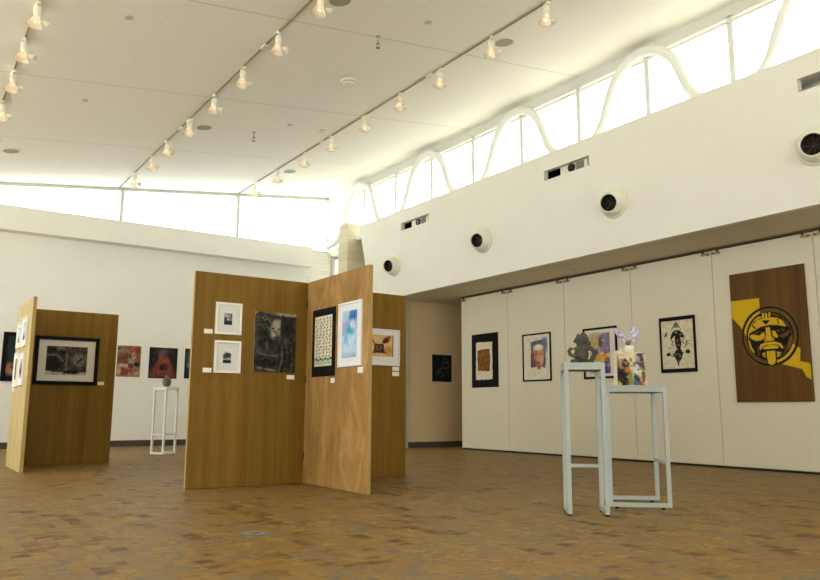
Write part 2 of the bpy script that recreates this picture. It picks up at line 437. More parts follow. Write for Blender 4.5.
# undulating white tube in front of the clerestory, running on outside past the corner
half = [(0, 6.30), (.2, 6.27), (.37, 6.18), (.5, 6.05), (.6, 5.9), (.68, 5.72), (.74, 5.55), (.8, 5.4), (.9, 5.26), (1.05, 5.14), (1.22, 5.07), (1.4225, 5.045)]
pts = []
for k in range(-2, 4):                                  # arches centred on every second mullion
    c = 6.97+2.845*k
    pts += [(9.06, c-dy, z) for dy, z in half[::-1]]+[(9.06, c+dy, z) for dy, z in half[1:-1]]
pts.append((9.06, c+1.4225, 5.045))
for k, top in ((4, 5.8), (5, 5.95)):                    # lower arches outside
    c = 6.97+2.845*k; f_ = (top-5.045)/(6.3-5.045)
    pts += [(9.06, c-dy, 5.045+(z-5.045)*f_) for dy, z in half[::-1][1:]]+[(9.06, c+dy, 5.045+(z-5.045)*f_) for dy, z in half[1:]]
m = MB().tube(pts, .08, 12)
ot = m.build('wave_tube', M['tube']); sm = ot.modifiers.new('s', 'SMOOTH'); sm.iterations = 2; sm.factor = .5
tag(ot, 'white tube bent into tall waves in front of the right clerestory windows', 'wavy tube')

# ------------------------------------------------------------------ partitions on the right
joints = [12.70, 11.20, 9.66, 8.13, 6.60, 5.07, 3.54, 2.01]
plabel = ['white partition panel behind the black mount with the brown fibre piece, nearest the recess',
          'white partition panel behind the watercolour portrait of a face',
          'white partition panel behind the purple and yellow abstract, partly hidden by the pedestals',
          'white partition panel behind the black and white ink drawing',
          'white partition panel behind the wooden board with the yellow painting',
          'white partition panel at the right edge, cut by the frame']
rl = MB().box(XP-.005, XP+.09, -2, 12.72, 3.225, 3.25)
tag(rl.build('overhead_rail', M['railm']), 'dark overhead sliding rail along the top of the white partitions', 'rail')
for i, lab in enumerate(plabel):
    a, c = joints[i+1], joints[i]
    t = thing('partition_panel', lab, 'partition panel', (XP, (a+c)/2, 0), -PI/2, 'white sliding partition panels')
    w = (c-a)/2
    MB().box(-w+.004, w-.004, 0, .08, .035, 3.205).build('board', M['panel'], t, .003)
    MB().box(-w+.01, w-.01, .015, .07, .004, .036).build('gap_shade', M['bolt'], t)  # dark strip stands in for the shaded gap above the floor
    for s in (-1, 1):
        cx = s*(w-.09)
        h = MB().box(cx-.06, cx+.06, -.035, .01, 3.14, 3.17).box(cx-.05, cx+.05, .0, .06, 3.2, 3.215).build('hanger', M['brass'], t)
        MB().cyl((cx-s*.03, -.03, 3.165), (cx-s*.03, -.03, 3.215), .014, 10).cyl((cx+s*.045, -.04, 3.155), (cx+s*.045, .0, 3.155), .013, 10).build('bolt', M['bolt'], h)

# ------------------------------------------------------------------ free-standing plywood screens
TH, PW, PH = .045, 1.36, 2.25
def ply_panel(name, parent, x0, x1, y0, y1, mat, z0=.003):
    m = MB().box(x0, x1, y0, y1, z0, PH)
    m.b.faces.ensure_lookup_table(); thin_x = abs(x1-x0) < .1
    m.b.normal_update()
    for f in m.b.faces:
        n = f.normal
        if abs(n.z) > .5 or (abs(n.y) > .5 if thin_x else abs(n.x) > .5): f.material_index = 1
    return m.build(name, [mat, M['edge_ply']], parent, .002)
def hinges(parent, x, y):
    for z in (.3, 1.15, 2.0):
        MB().cyl((x, y, z-.04), (x, y, z+.04), .008, 10).build('hinge', M['bolt'], parent)
cs = thing('display_screen', 'central folding plywood screen of tall boards hung with small white frames and posters', 'display screen', (3.84, 7.72, 0))
ply_panel('panel', cs, -1.335, -.022, -.02, .025, M['ply'])
ply_panel('panel', cs, -.02, .025, -1.385, -.02, M['ply_light'])
ply_panel('panel', cs, -.02, .025, -.018, 1.34, M['ply'])
ply_panel('panel', cs, .03, 1.465, .15, .195, M['ply'])
hinges(cs, -.026, -.026); hinges(cs, .03, .145)
ls = thing('display_screen', 'left L-shaped plywood screen with a cream side face and one large black frame', 'display screen', (1.4025, 12.1, 0))
ply_panel('panel', ls, -.0225, .0225, -1.35, .045, M['ply_cream'])
ply_panel('panel', ls, .024, 1.36, 0, .045, M['ply'])
hinges(ls, .028, -.006)

# ------------------------------------------------------------------ pictures
def frame_ring(m, w, h, fl, ft, d, y=0):
    m.box(-w/2, w/2, y-d, y, h/2-ft, h/2); m.box(-w/2, w/2, y-d, y, -h/2, -h/2+ft)
    m.box(-w/2, -w/2+fl, y-d, y, -h/2+ft, h/2-ft); m.box(w/2-fl, w/2, y-d, y, -h/2+ft, h/2-ft)
def hung(name, label, loc, rotz, w, h, fw=.02, fmat=None, mat=None, art=None, aw=0, ah=0, ax=0, az=0, depth=.022, group=None, ft=None, cat='picture'):
    """framed piece: local x to the right, z up, -y out of the wall"""
    t = thing(name, label, cat, loc, rotz, group)
    if fmat:
        m = MB(); frame_ring(m, w, h, fw, ft or fw, depth); m.build('frame', fmat, t, .002)
    bk = MB().box(-w/2+.003, w/2-.003, -.008, 0, -h/2+.003, h/2-.003).build('mount' if mat is not M['mat'] else 'mat_board', mat or M['mat'], t)
    if art is not None: art.build('print', aw, ah, t, -.0105, ax, az)
    return t
R90 = -PI/2

# -- central screen, front board (face y = 7.70)
Y1 = 7.70
def tiny(kind):
    A = Art(28, 40, '#b8b8b4')
    if kind == 0:
        A.rect(0, 1, 0, .45, '#6d6d6a').ell(.35, .2, .4, .2, '#9a9a96').rect(0, 1, .62, 1, '#1c1c1b').rect(.0, .35, .4, .75, '#2b2b2a').ell(.75, .55, .25, .12, '#83837f').noise(9, .12)
    elif kind == 1:
        A.rect(0, 1, 0, .25, '#c9c9c4').poly([(0, .35), (.3, .1), (1, .15), (1, .5), (0, .6)], '#3a3a38').rect(.0, 1, .58, .72, '#8f8f8a').rect(0, 1, .72, 1, '#1d1d1c').noise(8, .12)
    elif kind == 2:
        A.rect(0, 1, 0, 1, '#8fa0bb').ell(.5, .35, .4, .3, '#b8c4d4').ell(.3, .9, .4, .2, '#3c4148').noise(8, .1)
    elif kind == 3:
        A.rect(0, 1, 0, 1, '#a9b6c9').ell(.5, .75, .45, .2, '#4a4b4c').noise(8, .1)
    elif kind == 4:
        A.rect(0, 1, 0, 1, '#6a5a52'); [A.rect(.15, .85, v, v+.05, '#2c2422') for v in np.arange(.05, 1, .13)]
    else:
        A.ell(.5, .55, .4, .3, '#33302c').ell(.5, .4, .2, .15, '#7c8494').noise(8, .1)
    return A
for k, (x, z, lab) in enumerate([(2.884, 1.765, 'upper of the two small white frames on the central plywood screen'),
                                 (2.889, 1.356, 'lower of the two small white frames on the central plywood screen')]):
    t = hung('framed_photograph', lab, (x, Y1, z), 0, .293, .343, .024, M['white_frame'], M['grey_white'], tiny(k), .09, .125, -.005, -.005, group='small white frames on the central screen')
    m = MB(); frame_ring(m, .215, .265, .006, .006, .0095, -.002); m.build('inner_mat', M['mat'], t)

A = Art(64, 86, '#3b372e')
A.rect(0, 1, 0, .05, '#8f8973').ell(.1, .35, .12, .3, '#5d5747', .9).ell(.3, .18, .3, .18, '#2b2821', .6)
for i in range(22):                                       # curls
    x, y = .06+.055*(i % 9), .07+.045*(i//3 % 6); A.seg([(x, y+.03), (x+.05, y), (x+.12, y+.025), (x+.16, y+.06)], .013, ['#7d7866', '#1d1b16', '#6b6656'][i % 3], .7)
A.ell(.52, .29, .14, .17, '#8d866f', .5).ell(.46, .36, .09, .1, '#a69e84', .6).ell(.54, .19, .1, .07, '#978f77', .6)
A.rect(.63, .96, .05, .4, '#24221c', .92).seg([(.63, .06), (.61, .4)], .015, '#4c473a')
A.ell(.44, .275, .045, .014, '#211e19', .5).ell(.59, .275, .035, .013, '#211e19', .5).seg([(.54, .28), (.57, .34), (.52, .36)], .014, '#4f4939').seg([(.45, .42), (.55, .415)], .018, '#3b352b')
A.ell(.25, .48, .16, .18, '#1f1c17', .7).ell(.55, .55, .2, .12, '#2a2720', .7).ell(.3, .82, .28, .1, '#1b1915', .6).seg([(.06, .66), (.25, .72), (.5, .73), (.62, .69)], .02, '#6f6958', .8).ell(.3, .56, .04, .09, '#5d5848', .8, .8)
for i in range(12):                                       # reeds
    x = .62+.034*i; A.seg([(x-.06+.1*rng.random(), .97), (x+.04*rng.random(), .75), (x-.06+.16*rng.random(), .44+.14*rng.random())], .02+.012*rng.random(), ['#191713', '#5a5547', '#23201a', '#14120f'][i % 4], .8)
A.seg([(.15, .8), (.3, .75), (.45, .8), (.4, .88)], .014, '#4d483c').seg([(.1, .93), (.5, .97)], .02, '#8d8670').blot(15, .66, '#17150f', .15, .5).noise(20, .07)
hung('charcoal_portrait', 'unframed charcoal portrait of a curly-haired woman on the central plywood screen', (3.432, Y1, 1.54), 0, .497, .666, art=A, aw=.495, ah=.664, cat='drawing')

def card(x, y, z, rz, label, w=.092, h=.048, mat=None):
    o = MB().box(-w/2, w/2, -.006, 0, -h/2, h/2).build('caption_card', mat or M['card'], None, .001, (x, y, z), rz)
    tag(o, label, 'caption card', 'caption cards beside the artworks')
card(2.670, Y1, 1.617, 0, 'small white caption card left of the upper small white frame')
card(2.676, Y1, 1.208, 0, 'small white caption card left of the lower small white frame')
card(3.632, Y1, 1.161, 0, 'small white caption card under the charcoal portrait')

# -- central screen, side board (face x = 3.82)
X2 = 3.82
A = Art(40, 72, '#ddd3b4')
cols = ['#3d4a38', '#7c3f38', '#44505c', '#8c6b3a', '#3a3a36', '#6d5a70']
for r in range(13):
    for q in range(5):
        x, y = .12+.19*q+.04*(r % 2)+.05*(rng.random()-.5), .06+.062*r+.02*(rng.random()-.5); c = cols[int(rng.random()*6)]
        A.ell(x, y, .045, .014, c, .4, rot=-.8).ell(x+.03, y-.008, .02, .008, cols[(r+q) % 6], .4)
A.rect(0, 1, .82, 1, '#b7c0a0', .6)
for q in range(7): A.ell(.1+.14*q, .86+.02*(q % 2), .06, .025, ['#22352f', '#2f6a5c'][q % 2], .4)
for q in range(9): A.ell(.06+.11*q, .94, .04, .012, '#6b8f6c', .4)
t = hung('mounted_print', 'tall black mount with a cream print of small coloured insects on the central screen', (X2, 7.275, 1.532), R90, .53, .748, art=A, aw=.4, ah=.55, ax=0, az=.015, mat=M['black_board'], cat='print')
A = Art(44, 70, '#b5cbd6')
A.blot(5, .5, '#7fb6cf', .3).blot(6, .6, '#8aa3c9', .25, .6).ell(.25, .35, .25, .13, '#a793c4', .9, .7).ell(.55, .42, .25, .1, '#35a6ac', .7, .9)
A.ell(.75, .1, .3, .12, '#3c6ea8', .8, .9).ell(.2, .1, .2, .1, '#a8c9cf', .8).ell(.7, .3, .16, .09, '#d3c5e6', .8).ell(.5, .65, .4, .14, '#b9d4e4', .9, .9).ell(.3, .62, .15, .1, '#86b7d8', .7)
A.seg([(.3, .3), (.5, .45), (.4, .55), (.65, .7), (.3, .85)], .012, '#7f97bd', .5).ell(.6, .8, .4, .2, '#c3d6e2', .9, .8).rect(0, 1, .93, 1, '#9fb8d0', .5)
for i in range(7): A.seg([(.08+.13*i, .9), (.1+.13*i, .98)], .02, '#6f8dab', .7)
A.noise(18, .05)
hung('framed_watercolour', 'white framed blue and violet watercolour at the outer edge of the central screen', (X2, 6.69, 1.576), R90, .478, .67, .022, M['white_frame'], flat('cool_white_mat', '#e9e6e6', .8, .1), A, .305, .487, -.01, .0, cat='painting')
card(X2, 7.05, 1.111, R90, 'small white caption card under the black mount with insects', .085, .05)
card(X2, 6.482, 1.199, R90, 'small white caption card under the blue and violet watercolour', .1, .058)

# -- central screen, rear board (face y = 7.87)
A = Art(60, 44, '#c9a767')
A.blot(4, .55, '#d8bb7e', .3, .8).ell(.82, .75, .16, .22, '#b98a3c', .5).poly([(.3, .42), (.62, .42), (.64, .8), (.28, .8)], '#4e2a1d').seg([(.18, .2), (.34, .48), (.3, .85)], .05, '#43251b').seg([(.62, .42), (.66, .85)], .05, '#43251b').seg([(.24, .82), (.7, .82)], .05, '#3a2018')
A.ell(.46, .6, .1, .12, '#7d5530', .4).ell(.46, .6, .05, .06, '#3a1f18', .4).ell(.76, .22, .1, .12, '#7b2a1d', .4).ell(.68, .3, .08, .1, '#5a1e18', .4).ell(.84, .1, .06, .07, '#8a4a2a', .4).seg([(.56, .4), (.66, .28)], .03, '#4b2a1c').rect(.96, 1, 0, 1, '#6b4526', .7).noise(14, .06)
hung('framed_painting', 'off-white framed tan painting of a dark basket behind the central screen edge', (4.92, 7.87, 1.575), 0, .555, .452, .014, M['grey_white'], M['grey_white'], A, .4, .268, -.015, .02, cat='painting')
card(5.147, 7.87, 1.315, 0, 'upper of the two stacked caption cards under the tan basket painting', .1, .05)
card(5.147, 7.87, 1.25, 0, 'lower of the two stacked caption cards under the tan basket painting', .1, .052)

# -- left screen
A = Art(80, 60, '#3f3b34')
A.blot(5, .5, '#57524a', .3).ell(.78, .45, .16, .2, '#7c7668', .8).ell(.78, .45, .09, .12, '#5d584d', .6).ell(.78, .45, .04, .06, '#8b8576', .5)
A.seg([(.02, .32), (.2, .3), (.33, .42), (.42, .55)], .06, '#8d8778', .8).ell(.3, .1, .16, .08, '#8a8475', .6, .8).ell(.15, .62, .22, .26, '#201d19', .5).ell(.12, .14, .14, .1, '#28251f', .5).ell(.38, .22, .1, .1, '#25221d', .5)
A.poly([(.48, .2), (.53, .2), (.52, .85), (.46, .85)], '#716b5d', .8).rect(0, 1, .9, 1, '#a49c88').poly([(0, .86), (.3, .93), (.7, .97), (1, .9), (1, 1), (0, 1)], '#b3ab96').ell(.62, .9, .2, .06, '#16140f', .4).blot(16, .7, '#15130f', .15, .6).noise(20, .07)
hung('framed_charcoal', 'large charcoal drawing in a wide black frame and cream mat on the left screen', (2.064, 12.1, 1.508), 0, .88, .705, .05, M['black_frame'], M['mat'], A, .562, .42, -.0, .0, depth=.035, cat='drawing')
card(2.566, 12.1, 1.185, 0, 'small white caption card right of the large black-framed charcoal', .093, .05)
XS = 1.38
for k, (yc, w, z, h, lab) in enumerate([
        (11.83, .36, 1.82, .36, 'small white-bordered photo on the cream screen side, upper far one'),
        (11.30, .46, 1.83, .4, 'small white-bordered photo on the cream screen side, upper near one'),
        (11.86, .36, 1.34, .48, 'white-bordered sheet with a dark column on the cream screen side, lower far one'),
        (11.36, .5, 1.325, .44, 'small white-bordered photo on the cream screen side, lower near one')]):
    hung('framed_photograph', lab, (XS, yc, z), R90, w, h, .015, M['white_frame'], M['card'], tiny([2, 2, 4, 5][k]), w*.5, h*.6, 0, .01, group='white photographs on the cream side of the left screen')
card(XS, 11.97, 1.06, R90, 'small white caption card under the lower photos on the cream screen side', .12, .05)

# -- back wall
YP = YW
A = Art(48, 62, '#7a4a34')
A.ell(.65, .15, .4, .25, '#9a5233', .8).ell(.15, .2, .3, .4, '#8a7358', .9).ell(.3, .45, .4, .2, '#6b4029', .8).rect(0, 1, .62, 1, '#8d6a52').ell(.3, .64, .5, .06, '#b09a7c', .6).ell(.62, .48, .14, .2, '#8f7d68', .5).ell(.7, .32, .09, .1, '#a09080', .4).ell(.56, .33, .06, .08, '#5b3b32', .4).ell(.6, .65, .13, .08, '#6e3b30', .4)
A.ell(.85, .6, .12, .07, '#1f1a18', .5).ell(.35, .85, .4, .09, '#8e3a2c', .5, rot=-.15).ell(.75, .9, .25, .06, '#a08a6d', .5).ell(.1, .85, .1, .1, '#b39d7e', .6).blot(9, .62, '#5b2f24', .2, .6).noise(16, .06)
hung('oil_painting', 'unframed reddish still life on the back wall, just right of the left screen', (4.21, YP, 1.85), 0, .506, .688, art=A, aw=.504, ah=.686, cat='painting', depth=.03)
A = Art(56, 60, '#2a1a16')
A.poly([(.45, .2), (.62, .25), (1, .78), (1, .97), (0, .97), (.05, .8)], '#69372a').ell(.42, .4, .1, .25, '#7c4434', .6).ell(.62, .5, .12, .35, '#7a4030', .6, rot=-.5).ell(.3, .75, .25, .16, '#713a2c', .7).ell(.5, .15, .2, .12, '#4b4444', .9).ell(.55, .62, .13, .12, '#40201b', .6).ell(.45, .66, .07, .08, '#1f1110', .5)
A.rect(0, 1, .95, 1, '#14100e').rect(0, .03, 0, 1, '#1a1613').ell(.05, .4, .12, .4, '#15171b', .9).ell(.95, .4, .1, .4, '#191719', .9).noise(14, .05)
hung('oil_painting', 'unframed dark red-brown painting on the back wall above the far pedestal', (4.966, YP, 1.84), 0, .643, .7, art=A, aw=.64, ah=.697, cat='painting', depth=.03)
A = Art(40, 50, '#16181b'); A.ell(.3, .3, .2, .3, '#5d6460', .9).ell(.35, .8, .3, .2, '#22364e', .8).ell(.2, .55, .1, .1, '#7b7a6c', .8)
hung('oil_painting', 'dark painting on the back wall mostly hidden behind the central screen', (5.752, YP, 1.85), 0, .6, .69, art=A, aw=.598, ah=.688, cat='painting')
A = Art(30, 50, '#1c2220'); A.ell(.3, .8, .4, .16, '#a0714e', .6).ell(.5, .3, .5, .4, '#232b2b').ell(.35, .74, .15, .08, '#5b3a2c', .5).noise(10, .05)
hung('framed_painting', 'black-framed dark painting on the back wall at the far left', (2.01, YP, 1.853), 0, .58, 1.0, .085, M['black_frame'], M['black_board'], A, .41, .83, depth=.035, cat='painting')

# -- recess
A = Art(44, 50, '#100e0c')
for p in ([(.55, .15), (.7, .12), (.8, .3), (.62, .3)], [(.8, .25), (.88, .4), (.75, .5)], [(.2, .75), (.45, .5), (.7, .48)], [(.35, .7), (.5, .62), (.62, .75), (.4, .85)], [(.6, .2), (.5, .35), (.58, .45)], [(.7, .5), (.85, .75)]): A.seg(p, .035, '#5a5448', .8)
A.noise(14, .04)
hung('dark_print', 'small dark unframed print on the recess wall', (10.245, 13.75, 1.755), 0, .556, .612, art=A, aw=.554, ah=.61, cat='print')

# -- partition wall
def on_part(y, z): return (XP, y, z)
t = hung('fibre_artwork', 'black mount with cream paper and brown woven patch, leftmost on the partitions', on_part(11.92, 1.831), R90, .848, 1.115, mat=M['black_board'], cat='artwork')
def ragged(w, h, n, amp, seed):
    r = random.Random(seed); P = []
    for (x0, z0), (x1, z1) in zip([(-w/2, -h/2), (w/2, -h/2), (w/2, h/2), (-w/2, h/2)], [(w/2, -h/2), (w/2, h/2), (-w/2, h/2), (-w/2, -h/2)]):
        for i in range(n): P.append((x0+(x1-x0)*i/n+r.uniform(-amp, amp), z0+(z1-z0)*i/n+r.uniform(-amp, amp)))
    return P
MB().prism([(x-.02, z-.01) for x, z in ragged(.52, .77, 9, .01, 3)], 'y', -.012, -.006).build('cream_paper', M['kraft'], t)
MB().prism([(x-.02, z) for x, z in ragged(.385, .44, 7, .012, 5)], 'y', -.018, -.011).build('woven_patch', M['patch'], t)

A = Art(60, 76, '#d8ccb2')
A.poly([(.2, .1), (.88, .06), (.9, .6), (.85, .78), (.2, .72)], '#5a6174').ell(.85, .2, .14, .2, '#667088', .8).poly([(.18, .42), (.3, .42), (.3, .74), (.18, .74)], '#4f3a4c').ell(.54, .34, .24, .15, '#b9a06a', .5).poly([(.28, .4), (.8, .4), (.8, .6), (.66, .78), (.44, .78), (.28, .6)], '#a2694a').ell(.45, .48, .13, .16, '#b67c54', .5).ell(.68, .5, .12, .18, '#c79a74', .5).ell(.54, .52, .05, .12, '#c08a63', .4)
A.seg([(.36, .43), (.48, .42)], .02, '#6e3b35').seg([(.6, .42), (.74, .42)], .02, '#6e3b35').seg([(.46, .63), (.64, .63)], .025, '#7c3b38').ell(.35, .62, .08, .1, '#7f4a52', .5).ell(.55, .25, .22, .07, '#e7d9b9', .5).ell(.28, .5, .05, .16, '#7c4a50', .5).ell(.56, .73, .1, .06, '#9c5a48', .5)
A.poly([(.18, .78), (.45, .72), (.55, .82), (.68, .72), (.95, .8), (.95, 1), (.18, 1)], '#dcd2ba').seg([(.45, .74), (.54, .9), (.68, .73)], .015, '#a89d88').seg([(.25, .82), (.3, .95), (.45, .9)], .01, '#b5a98e').noise(16, .05)
hung('framed_portrait', 'thin black framed watercolour portrait of a face on a blue ground', on_part(10.39, 1.812), R90, .762, .905, .028, M['black_frame'], M['mat'], A, .56, .77, .02, -.01, cat='painting')

A = Art(56, 72, '#cbb98d')
A.rect(0, 1, 0, .08, '#d9cdb0').ell(.3, .2, .35, .2, '#bda168', .8).rect(.48, 1, .03, .5, '#9b86a0').poly([(.62, .05), (.95, .02), (.98, .5), (.7, .55)], '#85768c').ell(.55, .25, .1, .12, '#5c4a4c', .6).poly([(.1, .42), (.4, .38), (.55, .62), (.2, .68)], '#6b5678').ell(.45, .62, .18, .09, '#c8993c', .5).ell(.72, .6, .14, .08, '#d99a2f', .5).ell(.85, .66, .12, .05, '#a9683a', .5)
A.poly([(.5, .72), (1, .68), (1, 1), (.62, 1)], '#6d5a86').ell(.8, .85, .12, .12, '#594677', .5).ell(.2, .85, .25, .1, '#d6c9a6', .6).ell(.1, .6, .12, .06, '#b06a33', .5).blot(9, .66, '#e2d4b2', .2, .6).seg([(.05, .95), (.4, .96)], .02, '#8c8a6a').noise(15, .06)
hung('framed_abstract', 'black framed purple and yellow abstract painting behind the stone figure', on_part(8.83, 1.80), R90, .755, .882, .035, M['black_frame'], M['mat'], A, .46, .72, -.005, .0, cat='painting')

A = Art(70, 96, '#d3c8a8')
K = '#1d1a17'
G = '#57513f'
A.seg([(.33, .19), (.47, .03), (.62, .2)], .014, K).seg([(.38, .14), (.56, .14)], .012, K).ell(.47, .1, .06, .04, G, .6, .8)
A.poly([(.27, .36), (.33, .26), (.42, .2), (.54, .2), (.66, .26), (.72, .34), (.66, .38), (.56, .34), (.48, .38), (.4, .32), (.3, .4)], K).ell(.46, .25, .05, .02, '#8b846c', .4).ell(.6, .3, .04, .02, '#7c765f', .4)
A.seg([(.3, .4), (.36, .43), (.3, .5), (.4, .52)], .018, G).seg([(.72, .36), (.64, .44), (.7, .5)], .018, G)
A.poly([(.42, .34), (.58, .34), (.62, .48), (.58, .6), (.66, .68), (.6, .8), (.52, .88), (.49, .97), (.46, .88), (.42, .8), (.34, .72), (.46, .6), (.42, .48)], K)
for x, y, a, b in ((.5, .42, .03, .03), (.52, .52, .04, .02), (.48, .6, .03, .02), (.46, .7, .07, .02), (.55, .74, .03, .04), (.51, .85, .015, .04)): A.ell(x, y, a, b, '#7d765f', .5, .85)
A.seg([(.2, .56), (.36, .57)], .012, G).seg([(.34, .68), (.28, .74), (.4, .74)], .014, G).seg([(.7, .58), (.78, .48), (.77, .42)], .018, G).seg([(.74, .47), (.88, .44)], .012, G).seg([(.76, .52), (.86, .5)], .012, G)
A.ell(.2, .7, .07, .035, K, .3).ell(.8, .66, .07, .04, K, .3).seg([(.2, .66), (.34, .64)], .01, G).seg([(.1, .31), (.17, .23), (.15, .3)], .022, G).seg([(.09, .32), (.18, .3)], .014, G).noise(30, .06)
hung('framed_drawing', 'black and white ink totem drawing in a black frame left of the yellow board', on_part(7.26, 1.837), R90, .643, .868, .03, M['black_frame'], M['mat'], A, .583, .752, depth=.024, ft=.058, cat='drawing')

# large wooden board with a yellow shape and a round black tribal mask
A = Art(150, 252, '#d2ab1e', 0)
YEL = '#cda616'; INK = '#120e0b'
ca = [(0, .214), (.398, .214), (.398, .385), (.89, .621), (.874, .712), (.98, .726), (1, .742), (1, .85), (.938, .825), (.889, .768), (.795, .75), (.701, .735), (.6, .72), (.45, .68), (.25, .55), (.15, .46), (.116, .42), (.066, .385), (0, .345)]
rx, ry, ux, uy = .378, .225, .506, .511
nx_, ny_ = (A.U-ux)/rx, (A.V-uy)/ry; rr = np.hypot(nx_, ny_)
A.put(A.polymask(ca), YEL)
def E_(x, y, a, c): return (((nx_-x)/a)**2+((ny_-y)/c)**2 < 1)*1.
def Pm(p): return A.polymask([(ux+x*rx, uy+y*ry) for x, y in p])
def ink(m): A.put(m, INK)
def yel(m): A.put(m, YEL)
def wood(m): A.put(m, INK, A=0)
ink((np.abs(rr-.97) < .045)*1.); ink((rr < .84)*1.); 
ring = ((rr < .765) & (rr > .74))*1.; wood(ring*(nx_ > .1)); yel(ring*(nx_ < -.3)*(ny_ < .1))
for x in (-.17, -.06, .05): yel(Pm([(x-.035, -.8), (x+.035, -.8), (x+.03, -.64), (x-.04, -.64)]))   # feathers
yel(Pm([(-.52, -.6), (-.2, -.7), (-.2, -.66), (-.5, -.55)])); wood(Pm([(.15, -.78), (.4, -.66), (.38, -.62), (.14, -.72)])); wood(Pm([(.46, -.55), (.68, -.32), (.66, -.27), (.44, -.5)]))
yel(Pm([(-.78, -.12), (-.62, -.4), (-.4, -.57), (-.1, -.63), (.3, -.6), (.5, -.47), (.6, -.26), (.4, -.33), (.05, -.38), (-.3, -.33), (-.55, -.22)]))   # brow band
ink(Pm([(-.26, -.55), (.06, -.55), (-.1, -.38)]))
ink(Pm([(-.62, -.4), (-.58, -.42), (-.46, -.3), (-.5, -.28)])); ink(Pm([(.3, -.58), (.34, -.56), (.36, -.36), (.32, -.37)]))
yel(Pm([(-.12, -.29), (.04, -.29), (.06, .02), (.17, .1), (.14, .16), (-.2, .16), (-.22, .1), (-.12, .02)]))     # nose
yel(Pm([(-.72, -.06), (-.6, -.1), (-.36, -.04), (-.18, -.16), (-.16, .02), (-.3, .12), (-.52, .12), (-.66, .04)]))   # left cheek
yel(Pm([(.1, -.18), (.2, -.16), (.3, .02), (.26, .08), (.12, .02)])); wood(Pm([(.36, .06), (.34, .0), (.52, -.06), (.7, -.16), (.66, .0), (.5, .09)]))
wood(E_(-.38, -.15, .14, .035)); wood(E_(.4, -.16, .15, .04)); ink(E_(-.36, -.15, .05, .03)); ink(E_(.4, -.16, .05, .035))
ink(E_(-.16, .11, .035, .025)); ink(E_(.1, .11, .035, .025))
yel(Pm([(-.78, .1), (-.72, .12), (-.66, .34), (-.56, .5), (-.6, .54), (-.72, .38)])); wood(Pm([(.78, 0), (.8, .2), (.66, .48), (.54, .52), (.58, .36), (.68, .08)]))
yel(Pm([(-.4, .4), (-.34, .26), (-.14, .2), (.2, .2), (.38, .28), (.46, .42), (.4, .44), (.3, .33), (.12, .28), (-.12, .28), (-.28, .34), (-.34, .46)]))   # moustache arc
wood(Pm([(-.46, .3), (-.42, .3), (-.4, .66), (-.46, .62)])); wood(Pm([(.5, .34), (.54, .34), (.5, .64), (.46, .66)]))
yel(Pm([(-.28, .37), (-.1, .31), (.14, .31), (.3, .37), (.26, .43), (-.24, .43)]))                                   # upper lip
yel(Pm([(-.3, .56), (-.16, .53), (.18, .53), (.36, .56), (.32, .68), (.2, .72), (-.18, .72), (-.28, .66)]))           # lower lip
ink(Pm([(-.3, .62), (.34, .62), (.34, .65), (-.3, .65)]))
ink(Pm([(-.2, .52), (.22, .52), (.2, .92), (.02, 1.06), (-.17, .92)])); yel(Pm([(-.15, .5), (.17, .5), (.15, .9), (.02, .98), (-.12, .9)]))
t = thing('painted_board', 'large brown wooden board painted with a yellow shape and round black mask', 'painted board', on_part(5.757, 1.866), R90)
W, H = 1.096, 1.845
MB().box(-W/2, W/2, -.035, 0, -H/2, H/2).build('wood_board', [plywood('dark_board_wood', '#553811', '#614217', '#704f20')[0]], t, .002)
A.build('painted_face', W-.004, H-.004, t, -.0358, mat=M['board'])
for y, z, lab in ((11.51, 1.195, 'faint cream caption card under the black mount with the woven patch'),
                  (10.10, 1.307, 'faint cream caption card under the watercolour portrait'),
                  (7.05, 1.308, 'faint cream caption card under the ink totem drawing')):
    card(XP, y, z, R90, lab, .095, .05, M['panel'])

# ------------------------------------------------------------------ pedestals and what stands on them
M['white_metal_lit'] = flat('white_powder_coat_lit', '#e4e2d8', .45, .3)  # lit copy of the powder coat, far pedestal's brightness put into the colour
def pedestal(label, loc, ang, w, d, h, tb, rungs, rails, wm=None, group='white metal display pedestals'):
    """two rectangular tube loops joined by rungs under a slab; local x along ang"""
    wm = wm or M['white_metal']
    t = thing('pedestal', label, 'pedestal', (*loc, 0), ang, group)
    hx, hy = w/2-tb/2, d/2-tb/2
    MB().box(-w/2, w/2, -d/2, d/2, h-.022, h).build('top', wm, t, .003)
    for sx in (-1, 1):
        for sy in (-1, 1):
            MB().bar((sx*hx, sy*hy, .014), (sx*hx, sy*hy, h-.022), tb).build('leg', wm, t, .002)
            fx, fy = (sx*hx, sy*(hy-.03)) if rails == 'y' else (sx*(hx-.05), sy*hy)
            MB().cyl((fx, fy, 0), (fx, fy, .016), .016, 14).build('foot', M['rubber'], t)
    zr = .014+tb/2
    for s in (-1, 1):
        if rails in 'y':
            MB().bar((s*hx, -hy+tb/2, zr), (s*hx, hy-tb/2, zr), tb).build('bottom_rail', wm, t)
        else:
            MB().bar((-hx+tb/2, s*hy, zr), (hx-tb/2, s*hy, zr), tb).build('bottom_rail', wm, t)
        MB().bar((-hx+tb/2, s*hy, h-.022-tb/2), (hx-tb/2, s*hy, h-.022-tb/2), tb).build('apron', wm, t)
        MB().bar((s*hx, -hy+tb/2, h-.022-tb/2), (s*hx, hy-tb/2, h-.022-tb/2), tb).build('apron', wm, t)
    for s in rungs:
        if rails == 'y': MB().bar((-hx+tb/2, s*hy, .36), (hx-tb/2, s*hy, .36), tb*.8).build('rung', wm, t)
        else: MB().bar((s*hx, -hy+tb/2, .37), (s*hx, hy-tb/2, .37), tb*.8).build('rung', wm, t)
    return t
a1 = math.radians(-40.5)
